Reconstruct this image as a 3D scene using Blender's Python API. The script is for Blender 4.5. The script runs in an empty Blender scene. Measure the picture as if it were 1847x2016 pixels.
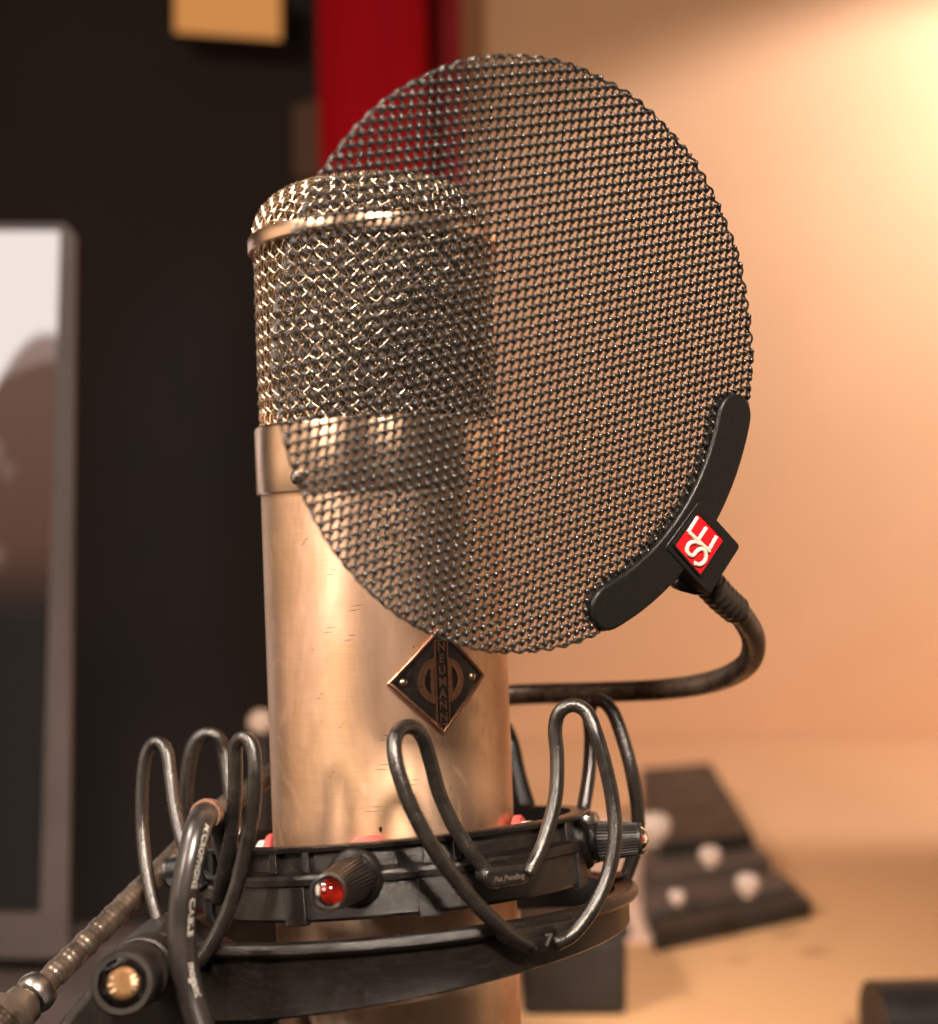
import bpy, math, random
import numpy as np
from mathutils import Matrix, Vector

random.seed(7)
S = 0.001                      # all lengths below are written in millimetres
scene = bpy.context.scene

# ------------------------------------------------------------------ camera
FPX, DC, CX, CY = 2700.0, 360.0, 923.5, 1008.0      # measured on the photograph (1847 x 2016 grid)
cam_data = bpy.data.cameras.new("camera")
cam = bpy.data.objects.new("camera", cam_data)
scene.collection.objects.link(cam)
cam.location = (0, -DC * S, 0)
cam.rotation_euler = (math.radians(90), 0, 0)
cam_data.sensor_fit = 'VERTICAL'
cam_data.sensor_height = 36.0
cam_data.sensor_width = 36.0
cam_data.lens = FPX / 2016.0 * 36.0
cam_data.clip_start = 0.01
cam_data.clip_end = 50
cam_data.dof.use_dof = True
cam_data.dof.focus_distance = 0.326
cam_data.dof.aperture_fstop = 8.6
cam_data.dof.aperture_blades = 0
scene.camera = cam

# ------------------------------------------------------------------ world, lamps, exposure
world = bpy.data.worlds.new("World")
scene.world = world
world.use_nodes = True
wn = world.node_tree.nodes
wn["Background"].inputs[0].default_value = (1.0, 0.74, 0.55, 1)
wn["Background"].inputs[1].default_value = 0.10

def area(name, loc, target, size, power, col=(1, .78, .55), size_y=None, spread=180):
    L = bpy.data.lights.new(name, 'AREA')
    L.energy = power
    L.color = col
    L.size = size * S
    L.spread = math.radians(spread)
    if size_y:
        L.shape = 'RECTANGLE'
        L.size_y = size_y * S
    o = bpy.data.objects.new(name, L)
    scene.collection.objects.link(o)
    o.location = Vector(loc) * S
    o.rotation_euler = (Vector(target) - Vector(loc)).to_track_quat('-Z', 'Y').to_euler()
    return o

area("key_lamp", (110, -820, 600), (-10, 0, -20), 130, 1.15, (1, .83, .68), spread=33)
area("left_lamp", (-620, -260, 620), (-20, 0, 20), 110, 9.0, (1, .87, .74))
area("front_lamp", (-900, -820, 520), (-20, 0, -20), 150, .60, (1, .80, .64), 380, spread=38)
area("side_fill", (-1300, -60, 40), (-20, 0, -20), 1000, 3.0, (1, .74, .52), 900)  # broad unseen fill, added to brighten the left of the body
area("right_fill", (1250, 250, -40), (-20, 0, -20), 900, 2.2, (1, .66, .40), 900)  # broad unseen fill, added to lift the right of the body
area("wall_lamp", (620, 600, 1500), (520, 1240, -300), 300, 1.0, (1, .84, .66))
SP = bpy.data.lights.new("wall_spot", 'SPOT')
SP.energy = 31.0
SP.color = (1, .905, .90)
SP.spot_size = math.radians(88)
SP.spot_blend = 0.22
SP.shadow_soft_size = 0.05
spo = bpy.data.objects.new("wall_spot", SP)
scene.collection.objects.link(spo)
spo.location = Vector((880, 850, 650)) * S
spo.rotation_euler = (Vector((600, 1240, 150)) - Vector((880, 850, 650))).to_track_quat('-Z', 'Y').to_euler()

scene.view_settings.view_transform = 'Standard'
scene.view_settings.look = 'None'
scene.view_settings.exposure = 0.0
scene.view_settings.gamma = 1.0

# ------------------------------------------------------------------ helpers
COL = scene.collection
MW = {}

def px(x, y, Y):
    """grid point at world depth Y (mm) -> world point in mm"""
    d = DC + Y
    return np.array([(x - CX) * d / FPX, Y, (CY - y) * d / FPX])

def ray_plane(x, y, p0, n):
    o = np.array([0, -DC, 0.0]); r = np.array([(x - CX) / FPX, 1, (CY - y) / FPX])
    t = np.dot(np.array(p0) - o, n) / np.dot(r, n)
    return o + r * t

def empty(name, loc, label, cat, rot=None, group=None):
    o = bpy.data.objects.new(name, None)
    COL.objects.link(o)
    M = Matrix.Translation(Vector([float(c) * S for c in loc]))
    if rot is not None:
        M = M @ rot.to_4x4()
    o.matrix_world = M
    o.empty_display_size = 0.01
    MW[o.name] = M
    o['label'] = label
    o['category'] = cat
    if group: o['group'] = group
    return o

class G:
    """collects geometry in mm; build() links it as one mesh object"""
    def __init__(s):
        s.v = []; s.f = []; s.n = 0
    def add(s, v, f):
        v = np.asarray(v, float)
        s.v.append(v)
        k = s.n
        s.f.extend([tuple(i + k for i in q) for q in f])
        s.n += len(v)
        return s
    def verts(s):
        return np.vstack(s.v)
    def build(s, name, mat, parent=None, smooth=True, bevel=0, kind=None, label=None, cat=None, sharp=40, local=False, group=None):
        me = bpy.data.meshes.new(name)
        V = s.verts() * S
        me.from_pydata(V.tolist(), [], s.f)
        o = bpy.data.objects.new(name, me)
        COL.objects.link(o)
        if parent is not None:
            o.parent = parent
            M = MW[parent.name]
            MW[o.name] = M
            if not local:
                me.transform(M.inverted())
        else:
            MW[o.name] = Matrix.Identity(4)
        me.materials.append(mat)
        if smooth:
            me.shade_smooth()
            if sharp: 
                try: me.set_sharp_from_angle(angle=math.radians(sharp))
                except Exception: pass
        if bevel:
            b = o.modifiers.new("bevel", 'BEVEL'); b.width = bevel * S; b.segments = 3
            b.limit_method = 'ANGLE'; b.angle_limit = math.radians(35)
            b.harden_normals = False
        if kind: o['kind'] = kind
        if label: o['label'] = label
        if cat: o['category'] = cat
        if group: o['group'] = group
        return o

def catmull(P, n=8):
    P = np.array(P, float)
    Q = np.vstack([2 * P[0] - P[1], P, 2 * P[-1] - P[-2]])
    out = []
    for i in range(1, len(Q) - 2):
        p0, p1, p2, p3 = Q[i - 1], Q[i], Q[i + 1], Q[i + 2]
        for k in range(n):
            t = k / n
            out.append(.5 * ((2 * p1) + (-p0 + p2) * t + (2 * p0 - 5 * p1 + 4 * p2 - p3) * t * t + (-p0 + 3 * p1 - 3 * p2 + p3) * t ** 3))
    out.append(P[-1])
    return np.array(out)

def resample(P, step):
    d = np.r_[0, np.cumsum(np.linalg.norm(np.diff(P, axis=0), axis=1))]
    n = max(2, int(d[-1] / step) + 1)
    t = np.linspace(0, d[-1], n)
    return np.stack([np.interp(t, d, P[:, i]) for i in range(P.shape[1])], 1), t

def frames(P, up=None):
    T = np.gradient(P, axis=0)
    T /= np.linalg.norm(T, axis=1)[:, None]
    n = np.array(up if up is not None else (0.31, -0.9, 0.27), float)
    N = []
    for t in T:
        n = n - t * np.dot(n, t)
        l = np.linalg.norm(n)
        if l < 1e-6:
            n = np.cross(t, (0, 0, 1.0)); l = np.linalg.norm(n)
        n = n / l
        N.append(n)
    N = np.array(N)
    return T, N, np.cross(T, N)

def tube(g, P, r, sides=10, cap=True, up=None, flat=1.0):
    P = np.asarray(P, float)
    r = np.broadcast_to(np.asarray(r, float), (len(P),))
    T, N, B = frames(P, up)
    a = np.linspace(0, 2 * np.pi, sides, endpoint=False)
    V = P[:, None, :] + r[:, None, None] * (np.cos(a)[None, :, None] * N[:, None, :] * flat + np.sin(a)[None, :, None] * B[:, None, :])
    V = V.reshape(-1, 3)
    F = []
    for i in range(len(P) - 1):
        for k in range(sides):
            k2 = (k + 1) % sides
            F.append((i * sides + k, i * sides + k2, (i + 1) * sides + k2, (i + 1) * sides + k))
    if cap:
        F.append(tuple(range(sides))[::-1])
        F.append(tuple((len(P) - 1) * sides + k for k in range(sides)))
    g.add(V, F)
    return g

def lathe(g, prof, M=None, seg=96, a0=0, a1=2 * math.pi, closed=False):
    """prof: list of (r, z) around local Z; M: function local->world"""
    prof = np.array(prof, float)
    full = abs(a1 - a0 - 2 * math.pi) < 1e-6
    a = np.linspace(a0, a1, seg + (0 if full else 1), endpoint=not full)
    n = len(a); m = len(prof)
    V = np.zeros((n, m, 3))
    V[:, :, 0] = np.cos(a)[:, None] * prof[None, :, 0]
    V[:, :, 1] = np.sin(a)[:, None] * prof[None, :, 0]
    V[:, :, 2] = prof[None, :, 1]
    V = V.reshape(-1, 3)
    F = []
    for i in range(n if full else n - 1):
        j = (i + 1) % n
        for k in range(m if closed else m - 1):
            l = (k + 1) % m
            F.append((i * m + k, j * m + k, j * m + l, i * m + l))
    if M is not None: V = M(V)
    g.add(V, F)
    return g

def basis(o, ax, ay, az):
    o, ax, ay, az = [np.array(q, float) for q in (o, ax, ay, az)]
    return lambda V: o + V[:, :1] * ax + V[:, 1:2] * ay + V[:, 2:3] * az

def box(g, x0, x1, y0, y1, z0, z1, M=None):
    V = np.array([(x, y, z) for z in (z0, z1) for y in (y0, y1) for x in (x0, x1)], float)
    F = [(0, 2, 3, 1), (4, 5, 7, 6), (0, 1, 5, 4), (2, 6, 7, 3), (0, 4, 6, 2), (1, 3, 7, 5)]
    if M is not None: V = M(V)
    g.add(V, F)
    return g

def prism(g, pts, off, centre=None):
    """pts: 3-D outline; off: vector to the other face"""
    P = np.array(pts, float); n = len(P); off = np.array(off, float)
    F = [tuple(range(n)), tuple(range(2 * n - 1, n - 1, -1))]
    F += [(i, i + n, (i + 1) % n + n, (i + 1) % n) for i in range(n)]
    g.add(np.vstack([P, P + off]), F)
    return g

def text_geo(body, size, extrude, mapper, align='CENTER', spacing=1.0, bold=0.0, sub=0):
    cu = bpy.data.curves.new("lettering", 'FONT')
    cu.body = body; cu.size = size; cu.extrude = extrude; cu.align_x = align; cu.align_y = 'CENTER'
    cu.space_character = spacing; cu.offset = bold
    cu.resolution_u = 3
    o = bpy.data.objects.new("lettering_tmp", cu)
    COL.objects.link(o)
    bpy.context.view_layer.update()
    me = bpy.data.meshes.new_from_object(o.evaluated_get(bpy.context.evaluated_depsgraph_get()))
    V = np.array([v.co[:] for v in me.vertices], float)
    F = [tuple(p.vertices) for p in me.polygons]
    bpy.data.objects.remove(o); bpy.data.curves.remove(cu); bpy.data.meshes.remove(me)
    g = G()
    g.add(mapper(V), F)
    return g

# ------------------------------------------------------------------ materials
def mat(name, col, metal=0.0, rough=0.5, emis=None, es=0.0, coat=0.0, trans=0.0, spec=None, ior=None):
    m = bpy.data.materials.new(name)
    m.use_nodes = True
    b = m.node_tree.nodes["Principled BSDF"]
    b.inputs["Base Color"].default_value = (*col, 1)
    b.inputs["Metallic"].default_value = metal
    b.inputs["Roughness"].default_value = rough
    if emis:
        b.inputs["Emission Color"].default_value = (*emis, 1)
        b.inputs["Emission Strength"].default_value = es
    b.inputs["Coat Weight"].default_value = coat
    b.inputs["Transmission Weight"].default_value = trans
    if spec is not None: b.inputs["Specular IOR Level"].default_value = spec
    if ior: b.inputs["IOR"].default_value = ior
    return m

def nodes(m):
    nt = m.node_tree
    return nt, nt.nodes, nt.links, nt.nodes["Principled BSDF"]

def noise(nt, scale, detail=4, rough=.5, vec=(1, 1, 1), dist=0.0):
    tc = nt.nodes.new("ShaderNodeTexCoord")
    mp = nt.nodes.new("ShaderNodeMapping")
    mp.inputs["Scale"].default_value = vec
    nz = nt.nodes.new("ShaderNodeTexNoise")
    nz.inputs["Scale"].default_value = scale
    nz.inputs["Detail"].default_value = detail
    nz.inputs["Roughness"].default_value = rough
    nz.inputs["Distortion"].default_value = dist
    nt.links.new(tc.outputs["Object"], mp.inputs[0])
    nt.links.new(mp.outputs[0], nz.inputs["Vector"])
    return nz

def ramp(nt, src, stops):
    r = nt.nodes.new("ShaderNodeValToRGB")
    el = r.color_ramp.elements
    while len(el) < len(stops): el.new(0.5)
    for e, (p, c) in zip(el, stops):
        e.position = p
        e.color = (c, c, c, 1) if isinstance(c, (int, float)) else (*c, 1)
    nt.links.new(src, r.inputs[0])
    return r

def mixc(nt, fac, a, b, mode='MIX'):
    m = nt.nodes.new("ShaderNodeMix"); m.data_type = 'RGBA'; m.blend_type = mode
    for i, s in ((0, fac), (6, a), (7, b)):
        if hasattr(s, 'is_output'): nt.links.new(s, m.inputs[i])
        elif i == 0: m.inputs[0].default_value = s
        else: m.inputs[i].default_value = (*s, 1)
    return m.outputs[2]

def worn(m, c1, c2, scale, r1, r2, bump=0.0, bscale=None, stops=(.35, .65), vec=(1, 1, 1)):
    nt, N, L, b = nodes(m)
    nz = noise(nt, scale, 6, .6, vec)
    r = ramp(nt, nz.outputs[0], [(stops[0], c1), (stops[1], c2)])
    L.new(r.outputs[0], b.inputs["Base Color"])
    rr = ramp(nt, nz.outputs[0], [(stops[0], r1), (stops[1], r2)])
    L.new(rr.outputs[0], b.inputs["Roughness"])
    if bump:
        n2 = noise(nt, bscale or scale * 6, 5, .6, vec)
        bp = N.new("ShaderNodeBump"); bp.inputs["Strength"].default_value = bump; bp.inputs["Distance"].default_value = 0.0004
        L.new(n2.outputs[0], bp.inputs["Height"]); L.new(bp.outputs[0], b.inputs["Normal"])
    return m

# brushed old brass of the microphone body: stains, horizontal brushing, fine scratches
M_brass = mat("aged_brass", (.80, .53, .30), 1, .46)
nt, N, L, b = nodes(M_brass)
st = noise(nt, 38, 6, .62, (1, 1, .45), 1.2)
big = noise(nt, 14, 3, .5, (1, 1, .35))
br = noise(nt, 60, 6, .7, (1, 1, 55))
dots = noise(nt, 420, 2, .5, (1, 1, .8))
c = mixc(nt, ramp(nt, st.outputs[0], [(.38, 0.0), (.64, 1.0)]).outputs[0], (.90, .595, .43), (.60, .37, .21))
c = mixc(nt, ramp(nt, big.outputs[0], [(.42, 0.0), (.66, .75)]).outputs[0], c, (.76, .56, .40))
vs = noise(nt, 110, 5, .6, (1, 1, .06))
c = mixc(nt, ramp(nt, vs.outputs[0], [(.50, 0.0), (.75, .35)]).outputs[0], c, (.50, .31, .15))
c = mixc(nt, ramp(nt, br.outputs[0], [(.35, .0), (.75, .22)]).outputs[0], c, (.97, .76, .62))
c = mixc(nt, ramp(nt, dots.outputs[0], [(.745, .0), (.80, .8)]).outputs[0], c, (.25, .15, .06))
b.inputs["Anisotropic"].default_value = .5
b.inputs["Anisotropic Rotation"].default_value = .25
tn = N.new("ShaderNodeTangent"); tn.direction_type = 'RADIAL'; tn.axis = 'Z'
L.new(tn.outputs[0], b.inputs["Tangent"])
L.new(c, b.inputs["Base Color"])
smg = noise(nt, 95, 4, .55, (1, 1, .7), 2.5)
addr = N.new("ShaderNodeMath"); addr.operation = 'ADD'
L.new(ramp(nt, smg.outputs[0], [(.50, 0.0), (.70, .10)]).outputs[0], addr.inputs[1])
rr = ramp(nt, st.outputs[0], [(.3, .40), (.75, .56)])
L.new(rr.outputs[0], addr.inputs[0]); L.new(addr.outputs[0], b.inputs["Roughness"])
bp = N.new("ShaderNodeBump"); bp.inputs["Strength"].default_value = .15; bp.inputs["Distance"].default_value = .0002
L.new(br.outputs[0], bp.inputs["Height"]); L.new(bp.outputs[0], b.inputs["Normal"])

M_gold = worn(mat("polished_brass", (.9, .62, .36), 1, .14), (.93, .66, .48), (.82, .56, .38), 90, .28, .38)
nt, N, L, b = nodes(M_gold)
b.inputs["Anisotropic"].default_value = .6; b.inputs["Anisotropic Rotation"].default_value = .25
tn = N.new("ShaderNodeTangent"); tn.direction_type = 'RADIAL'; tn.axis = 'Z'
L.new(tn.outputs[0], b.inputs["Tangent"])
M_wire = mat("gilt_wire", (.88, .70, .53), 1, .24)
M_liner = mat("liner_mesh", (.16, .12, .07), .8, .5)
nt, N, L, b = nodes(M_liner)
wv = noise(nt, 900, 2, .5, (1, 1, 2.2))
L.new(ramp(nt, wv.outputs[0], [(.4, (.012, .010, .007)), (.62, (.06, .045, .026))]).outputs[0], b.inputs["Base Color"])
bp = N.new("ShaderNodeBump"); bp.inputs["Strength"].default_value = .6; bp.inputs["Distance"].default_value = .0004
L.new(wv.outputs[0], bp.inputs["Height"]); L.new(bp.outputs[0], b.inputs["Normal"])
M_finewire = mat("fine_wire", (.22, .16, .10), 1, .4)
M_capsule = mat("capsule_metal", (.30, .22, .12), .9, .4)
M_enamel = worn(mat("badge_enamel", (.015, .011, .010), 0, .35), (.008, .006, .006), (.030, .020, .016), 500, .28, .5, .2)
M_bronze = worn(mat("badge_bronze", (.50, .27, .18), 1, .35), (.55, .30, .20), (.30, .16, .10), 600, .28, .48, .2)
M_rivet = mat("rivet_brass", (.75, .58, .38), 1, .28)
M_screen = worn(mat("screen_paint", (.030, .026, .025), .05, .30, spec=1.0), (.013, .010, .0085), (.026, .021, .018), 700, .22, .30)
M_bracket = worn(mat("bracket_plastic", (.012, .0115, .011), 0, .55, spec=.28), (.005, .005, .005), (.008, .0075, .007), 1500, .32, .40, .1, 6000)
M_label = mat("label_red", (.60, .006, .012), 0, .5, spec=.25)
M_letters = mat("label_letters", (.82, .70, .60), .25, .28)
M_goose = worn(mat("gooseneck_finish", (.04, .032, .028), .6, .30), (.070, .053, .042), (.16, .12, .092), 160, .24, .38)
M_sleeve = mat("gooseneck_sleeve", (.020, .015, .012), 0, .42)
M_ring = worn(mat("clamp_plastic", (.018, .015, .013), .0, .22, spec=.5), (.007, .0055, .005), (.016, .012, .0095), 420, .18, .30, .40, 2200, (.45, .80), (1, 1, 3))
M_arm = worn(mat("mount_arm_plastic", (.020, .016, .014), 0, .42), (.009, .0075, .0065), (.017, .0125, .0095), 90, .34, .46, .2, 2500)
M_lyre = worn(mat("lyre_plastic", (.040, .033, .029), .05, .34, spec=.8), (.009, .0075, .0065), (.018, .0145, .012), 350, .20, .28, .3, 2600)
M_raised = mat("raised_lettering", (.11, .09, .075), .2, .35)  # lighter than its plastic: edge highlights and dust put into the colour
M_knob = mat("knob_rubber", (.014, .012, .011), 0, .36)
M_steel = worn(mat("worn_steel", (.55, .50, .46), 1, .25), (.60, .54, .50), (.25, .22, .20), 260, .2, .4)
M_jewel = mat("red_jewel", (1.0, .26, .18), 0, .03, trans=1.0, ior=1.45, coat=.5)
M_foil = worn(mat("jewel_foil", (.95, .42, .22), 1, .12), (1, .45, .20), (1, .85, .55), 500, .10, .3, 1.0, 500)
M_pad = mat("red_pad", (.68, .10, .09), 0, .4)
M_padcore = mat("pad_core", (.75, .66, .58), 0, .4)
M_bolt = worn(mat("bolt_zinc", (.62, .38, .18), .8, .38), (.30, .17, .075), (.17, .09, .04), 300, .46, .62, .3)
M_mark = mat("bolt_mark", (.85, .66, .46), 1, .35)
M_cable = worn(mat("cable_jacket", (.055, .046, .042), .1, .36, spec=.8), (.018, .015, .0135), (.026, .021, .019), 200, .30, .36)
M_print = mat("cable_print", (.50, .46, .42), 0, .6)
M_tie = worn(mat("tie_tape", (.20, .09, .05), 0, .5), (.26, .12, .07), (.10, .05, .03), 300, .4, .6, .4)
M_wall = worn(mat("plaster_tan", (.72, .44, .22), 0, .85), (.81, .475, .265), (.85, .51, .29), 5, .8, .9, .1, 90)
M_dark = worn(mat("dark_panel", (.030, .024, .021), 0, .9), (.015, .012, .0105), (.036, .023, .018), 1.6, .85, .95)
M_desk = worn(mat("desk_wood", (.68, .38, .18), 0, .55), (.66, .37, .185), (.71, .41, .21), 3, .6, .75, vec=(1, .3, 1))
M_curtain = worn(mat("curtain_red", (.42, .012, .022), 0, .85, spec=.05), (.44, .006, .012), (.55, .009, .018), 6, .8, .9, vec=(1, 1, .2))
M_lampface = mat("lamp_diffuser", (.25, .11, .04), 0, .9, (.60, .25, .07), .85)
M_blackbox = worn(mat("device_black", (.020, .018, .018), 0, .5), (.008, .007, .007), (.018, .014, .013), 30, .4, .6)
M_mauve = mat("device_panel", (.075, .054, .048), 0, .6)
M_white = mat("pale_knob", (.50, .40, .35), 0, .4)
M_bezel = worn(mat("monitor_bezel", (.20, .165, .155), .2, .5), (.085, .066, .064), (.105, .082, .077), 20, .45, .55)

# ------------------------------------------------------------------ the room far behind (strongly out of focus)
g = G(); box(g, -20, 2600, 1240, 1300, -1200, 1900)
g.build("tan_wall", M_wall, kind='structure', smooth=False, label="tan plaster wall on the right behind the microphone")
g = G(); box(g, -2600, -20, 1250, 1310, -1200, 1900)
g.build("dark_wall", M_dark, kind='structure', smooth=False, label="dark brown wall on the left behind the microphone")
g = G(); box(g, -2600, 2600, -1500, 1300, -1260, -1200)
g.build("floor", M_dark, kind='structure', smooth=False)

# desk
desk = empty("desk", (500, 800, -1200), "tan wooden desk top along the tan wall at lower right", "desk")
g = G(); box(g, 20, 1500, 150, 1238, -290, -262); g.build("desk_top", M_desk, desk, False, bevel=3)
for (x, y) in ((60, 190), (1440, 190), (60, 1190), (1440, 1190)):
    g = G(); box(g, x, x + 45, y, y + 45, -1198, -291); g.build("leg", M_desk, desk, False)

# red curtain, hanging in folds
def cloth(x0, x1, Y, z0, z1, amp, wl, ph=0):
    nx, nz = 90, 30
    V = []; F = []
    for j in range(nz + 1):
        for i in range(nx + 1):
            x = x0 + (x1 - x0) * i / nx
            z = z0 + (z1 - z0) * j / nz
            V.append((x + 3 * math.sin(z / 130 + i * .2), Y + amp * math.sin(2 * math.pi * x / wl + ph + .25 * math.sin(z / 200)), z))
    for j in range(nz):
        for i in range(nx):
            a = j * (nx + 1) + i
            F.append((a, a + 1, a + nx + 2, a + nx + 1))
    return V, F
g = G(); g.add(*cloth(-160, -46, 1130, -1190, 900, 16, 118, 2.2))
cu = g.build("curtain", M_curtain, label="bright red curtain hanging in front of the dark wall", cat="curtain")
sm = cu.modifiers.new("thick", 'SOLIDIFY'); sm.thickness = .004

g = G(); g.add(*cloth(-62, -8, 1175, -1190, 900, 13, 74, .6))  # shade on the red curtain's right side, put into a darker second cloth
cu2 = g.build("curtain", worn(mat("curtain_shaded_part", (.1, .01, .015), 0, .9, spec=.05), (.30, .022, .030), (.40, .028, .040), 6, .8, .9, vec=(1, 1, .2)), label="shaded right side of the red curtain, added as a second darker cloth", cat="curtain")
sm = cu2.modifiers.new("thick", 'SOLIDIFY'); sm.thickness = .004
# warm light panel and a small wooden panel on the dark wall
lp = empty("light_panel", px(455, 40, 1150), "glowing orange light panel high on the dark wall", "light panel")
def quad_px(pts, Y, t, name, m, parent, **k):
    g = G(); prism(g, [px(x, y, Y) for x, y in pts], (0, t, 0)); return g.build(name, m, parent, False, **k)
quad_px([(338, -35), (558, -25), (558, 82), (338, 66)], 1175, 30, "housing", M_dark, lp)
quad_px([(344, -30), (552, -20), (552, 77), (344, 62)], 1171, 3, "diffuser", M_lampface, lp)
M_amber = mat("amber_board", (.14, .065, .028), 0, .7)
g = G(); prism(g, [px(x, y, 1180) for x, y in ((577, 205), (634, 195), (636, 352), (578, 350))], (0, 18, 0))
g.build("wooden_panel", M_amber, None, False, bevel=2, label="small brown wooden panel beside the red curtain", cat="panel")

# computer monitor at the far left
mon = empty("computer_monitor", px(20, 1885, 380), "grey framed monitor with a bright picture at the left edge", "monitor")
YM = 380
g = G()
outer = [(-700, 440), (126, 440), (148, 462), (134, 1868), (116, 1886), (-700, 1886)]
inner = [(-700, 452), (112, 452), (118, 460), (80, 1790), (72, 1800), (-700, 1800)]
P1 = [px(x, y, YM) for x, y in outer]; P2 = [px(x, y, YM) for x, y in inner]
V = P1 + P2 + [p + np.array((0, 4, 0)) for p in P1] + [p + np.array((0, 4.5, 0)) for p in P2]
F = [(i, i + 1, i + 7, i + 6) for i in range(5)] + [(i, i + 12, i + 13, i + 1) for i in range(5)] + [(i + 6, i + 7, i + 19, i + 18) for i in range(5)]
g.add(V, F); g.build("bezel", M_bezel, mon, False)
M_disp = mat("monitor_picture", (.005, .005, .005), 0, .8, spec=.1)
nt, N, L, b = nodes(M_disp)
tc = N.new("ShaderNodeTexCoord"); sp = N.new("ShaderNodeSeparateXYZ"); L.new(tc.outputs["Object"], sp.inputs[0])
# object space: metres from the monitor base; height decides the bands, a slanted shape stands in the lower part
def math_n(op, a, b2, cl=False):
    n = N.new("ShaderNodeMath"); n.operation = op; n.use_clamp = cl
    for i, s in enumerate((a, b2)):
        if s is None: continue
        if hasattr(s, 'is_output'): L.new(s, n.inputs[i])
        else: n.inputs[i].default_value = s
    return n.outputs[0]
kx = (DC + YM) / FPX * S
X0, Z0 = 20, 1885
def ux(x): return (x - X0) * kx
def uz(y): return (Z0 - y) * kx
slant = math_n('ADD', math_n('MULTIPLY', sp.outputs[0], -1.9), sp.outputs[2])      # z - 1.9 x...
dx = math_n('SUBTRACT', sp.outputs[0], ux(100)); dz = math_n('SUBTRACT', sp.outputs[2], uz(640))
curve = math_n('ADD', dz, math_n('MULTIPLY', math_n('MULTIPLY', dx, dx), 32.0))
curve = math_n('SUBTRACT', curve, math_n('MULTIPLY', dx, -.15))
nz = noise(nt, 22, 3)
curve = math_n('ADD', curve, math_n('MULTIPLY', nz.outputs[0], .010))
white = ramp(nt, math_n('ADD', math_n('MULTIPLY', curve, 16), .5, True), [(.44, 0.0), (.56, 1.0)])
low = ramp(nt, math_n('MULTIPLY', sp.outputs[2], 1 / uz(640)), [(.0, (.012, .008, .007)), (.52, (.012, .009, .008)), (.66, (.10, .045, .028)), (.95, (.14, .075, .052))])
blob = noise(nt, 26, 2)
low2 = mixc(nt, ramp(nt, blob.outputs[0], [(.55, 0.0), (.68, .5)]).outputs[0], low.outputs[0], (.42, .30, .27))
low2 = mixc(nt, ramp(nt, math_n('MULTIPLY', sp.outputs[2], 1 / uz(640)), [(.5, 0.0), (.62, 1.0)]).outputs[0], (.012, .009, .008), low2)
colr = mixc(nt, white.outputs[0], low2, (.88, .76, .72))
L.new(colr, b.inputs["Emission Color"]); b.inputs["Emission Strength"].default_value = 1.0
g = G(); prism(g, [px(x, y, YM + 5) for x, y in ((-700, 450), (124, 450), (90, 1806), (-700, 1806))], (0, 6, 0))
g.build("screen", M_disp, mon, False)
g = G(); box(g, -300, -140, YM + 20, YM + 60, -1190, -240); g.build("stand", M_bezel, mon, False)

# small round knob of a stand, far left of the body
kb = empty("desk_lamp", px(515, 1520, 420), "small pale round lamp head on a dark post left of the body", "lamp")
c0 = px(515, 1424, 420)
g = G(); lathe(g, [(0.01, -8), (4, -7.4), (7, -4), (8, 0), (7, 4), (4, 7.4), (0.01, 8)], basis(c0, (1, 0, 0), (0, 0, 1), (0, -1, 0)), 32)
g.build("lamp_head", mat("lamp_head", (.42, .30, .24), 0, .5), kb)
g = G(); tube(g, [c0 + np.array((0, 0, -8)), c0 + np.array((0, 0, -1100 - c0[2]))], 4, 12); g.build("post", M_dark, kb)

# black control box with pale knobs on the desk
DZ = -262.0
dev = empty("control_box", (170, 470, DZ), "black control box with pale round knobs on the tan desk", "control box")
# stepped body: rear slab higher, two front shelves
def slab(pts, Y0, z0, h, name, m, lean=0.0):
    """pts: outline in grid px on the plane z=z0+h seen from the camera"""
    g = G(); z = z0 + h
    P = []
    for x, y in pts:
        d = z * FPX / (CY - y)
        P.append(np.array([(x - CX) * d / FPX, d - DC, z]))
    prism(g, P, (0, 0, -h)); return g.build(name, m, dev, False, bevel=2)
slab([(1262, 1512), (1400, 1500), (1485, 1640), (1300, 1660)], 0, DZ, 34, "upper_panel", M_blackbox)
slab([(1262, 1672), (1480, 1648), (1520, 1690), (1270, 1725)], 0, DZ, 24, "shelf", M_mauve)
slab([(1275, 1790), (1555, 1728), (1600, 1772), (1290, 1838)], 0, DZ, 12, "shelf", M_blackbox)
slab([(1265, 1750), (1535, 1712), (1565, 1742), (1275, 1788)], 0, DZ, 17, "key_strip", M_mauve)
for (x, y, r, Y) in ((1288, 1620, 10, 470), (1398, 1680, 6.5, 440), (1472, 1735, 7, 415), (1332, 1762, 4.5, 405)):
    c0 = px(x, y, Y)
    g = G(); lathe(g, [(0.01, r * .55), (r * .7, r * .5), (r, r * .1), (r * .92, -r * .6), (r * .5, -r * .9), (r * .45, -r * 1.2), (.01, -r * 1.25)], basis(c0, (1, 0, 0), (0, 1, 0), (0, 0, 1)), 28)
    g.build("knob", M_white, dev)
bx = empty("black_box", (60, 350, DZ), "small black box on the desk low behind the shock mount", "box")
g = G(); box(g, 28, 82, 352, 430, DZ + .5, DZ + 40); g.build("box_body", M_blackbox, bx, False, bevel=3)
g = G(); box(g, 26, 84, 350, 432, DZ + 40.2, DZ + 47); g.build("box_lid", M_blackbox, bx, False, bevel=2)
g = G(); tube(g, resample(catmull([(192, 292, DZ + 19.5), (240, 296, DZ + 19.5), (330, 304, DZ + 19.5)], 8), 4)[0], 19, 28)
g.build("black_case", M_blackbox, None, label="black round case at the lower right corner of the desk", cat="case")
g = G(); prism(g, [(30, 480, DZ + .6), (130, 470, DZ + .6), (150, 800, DZ + .6), (40, 820, DZ + .6)], (0, 0, 1.5))
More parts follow.
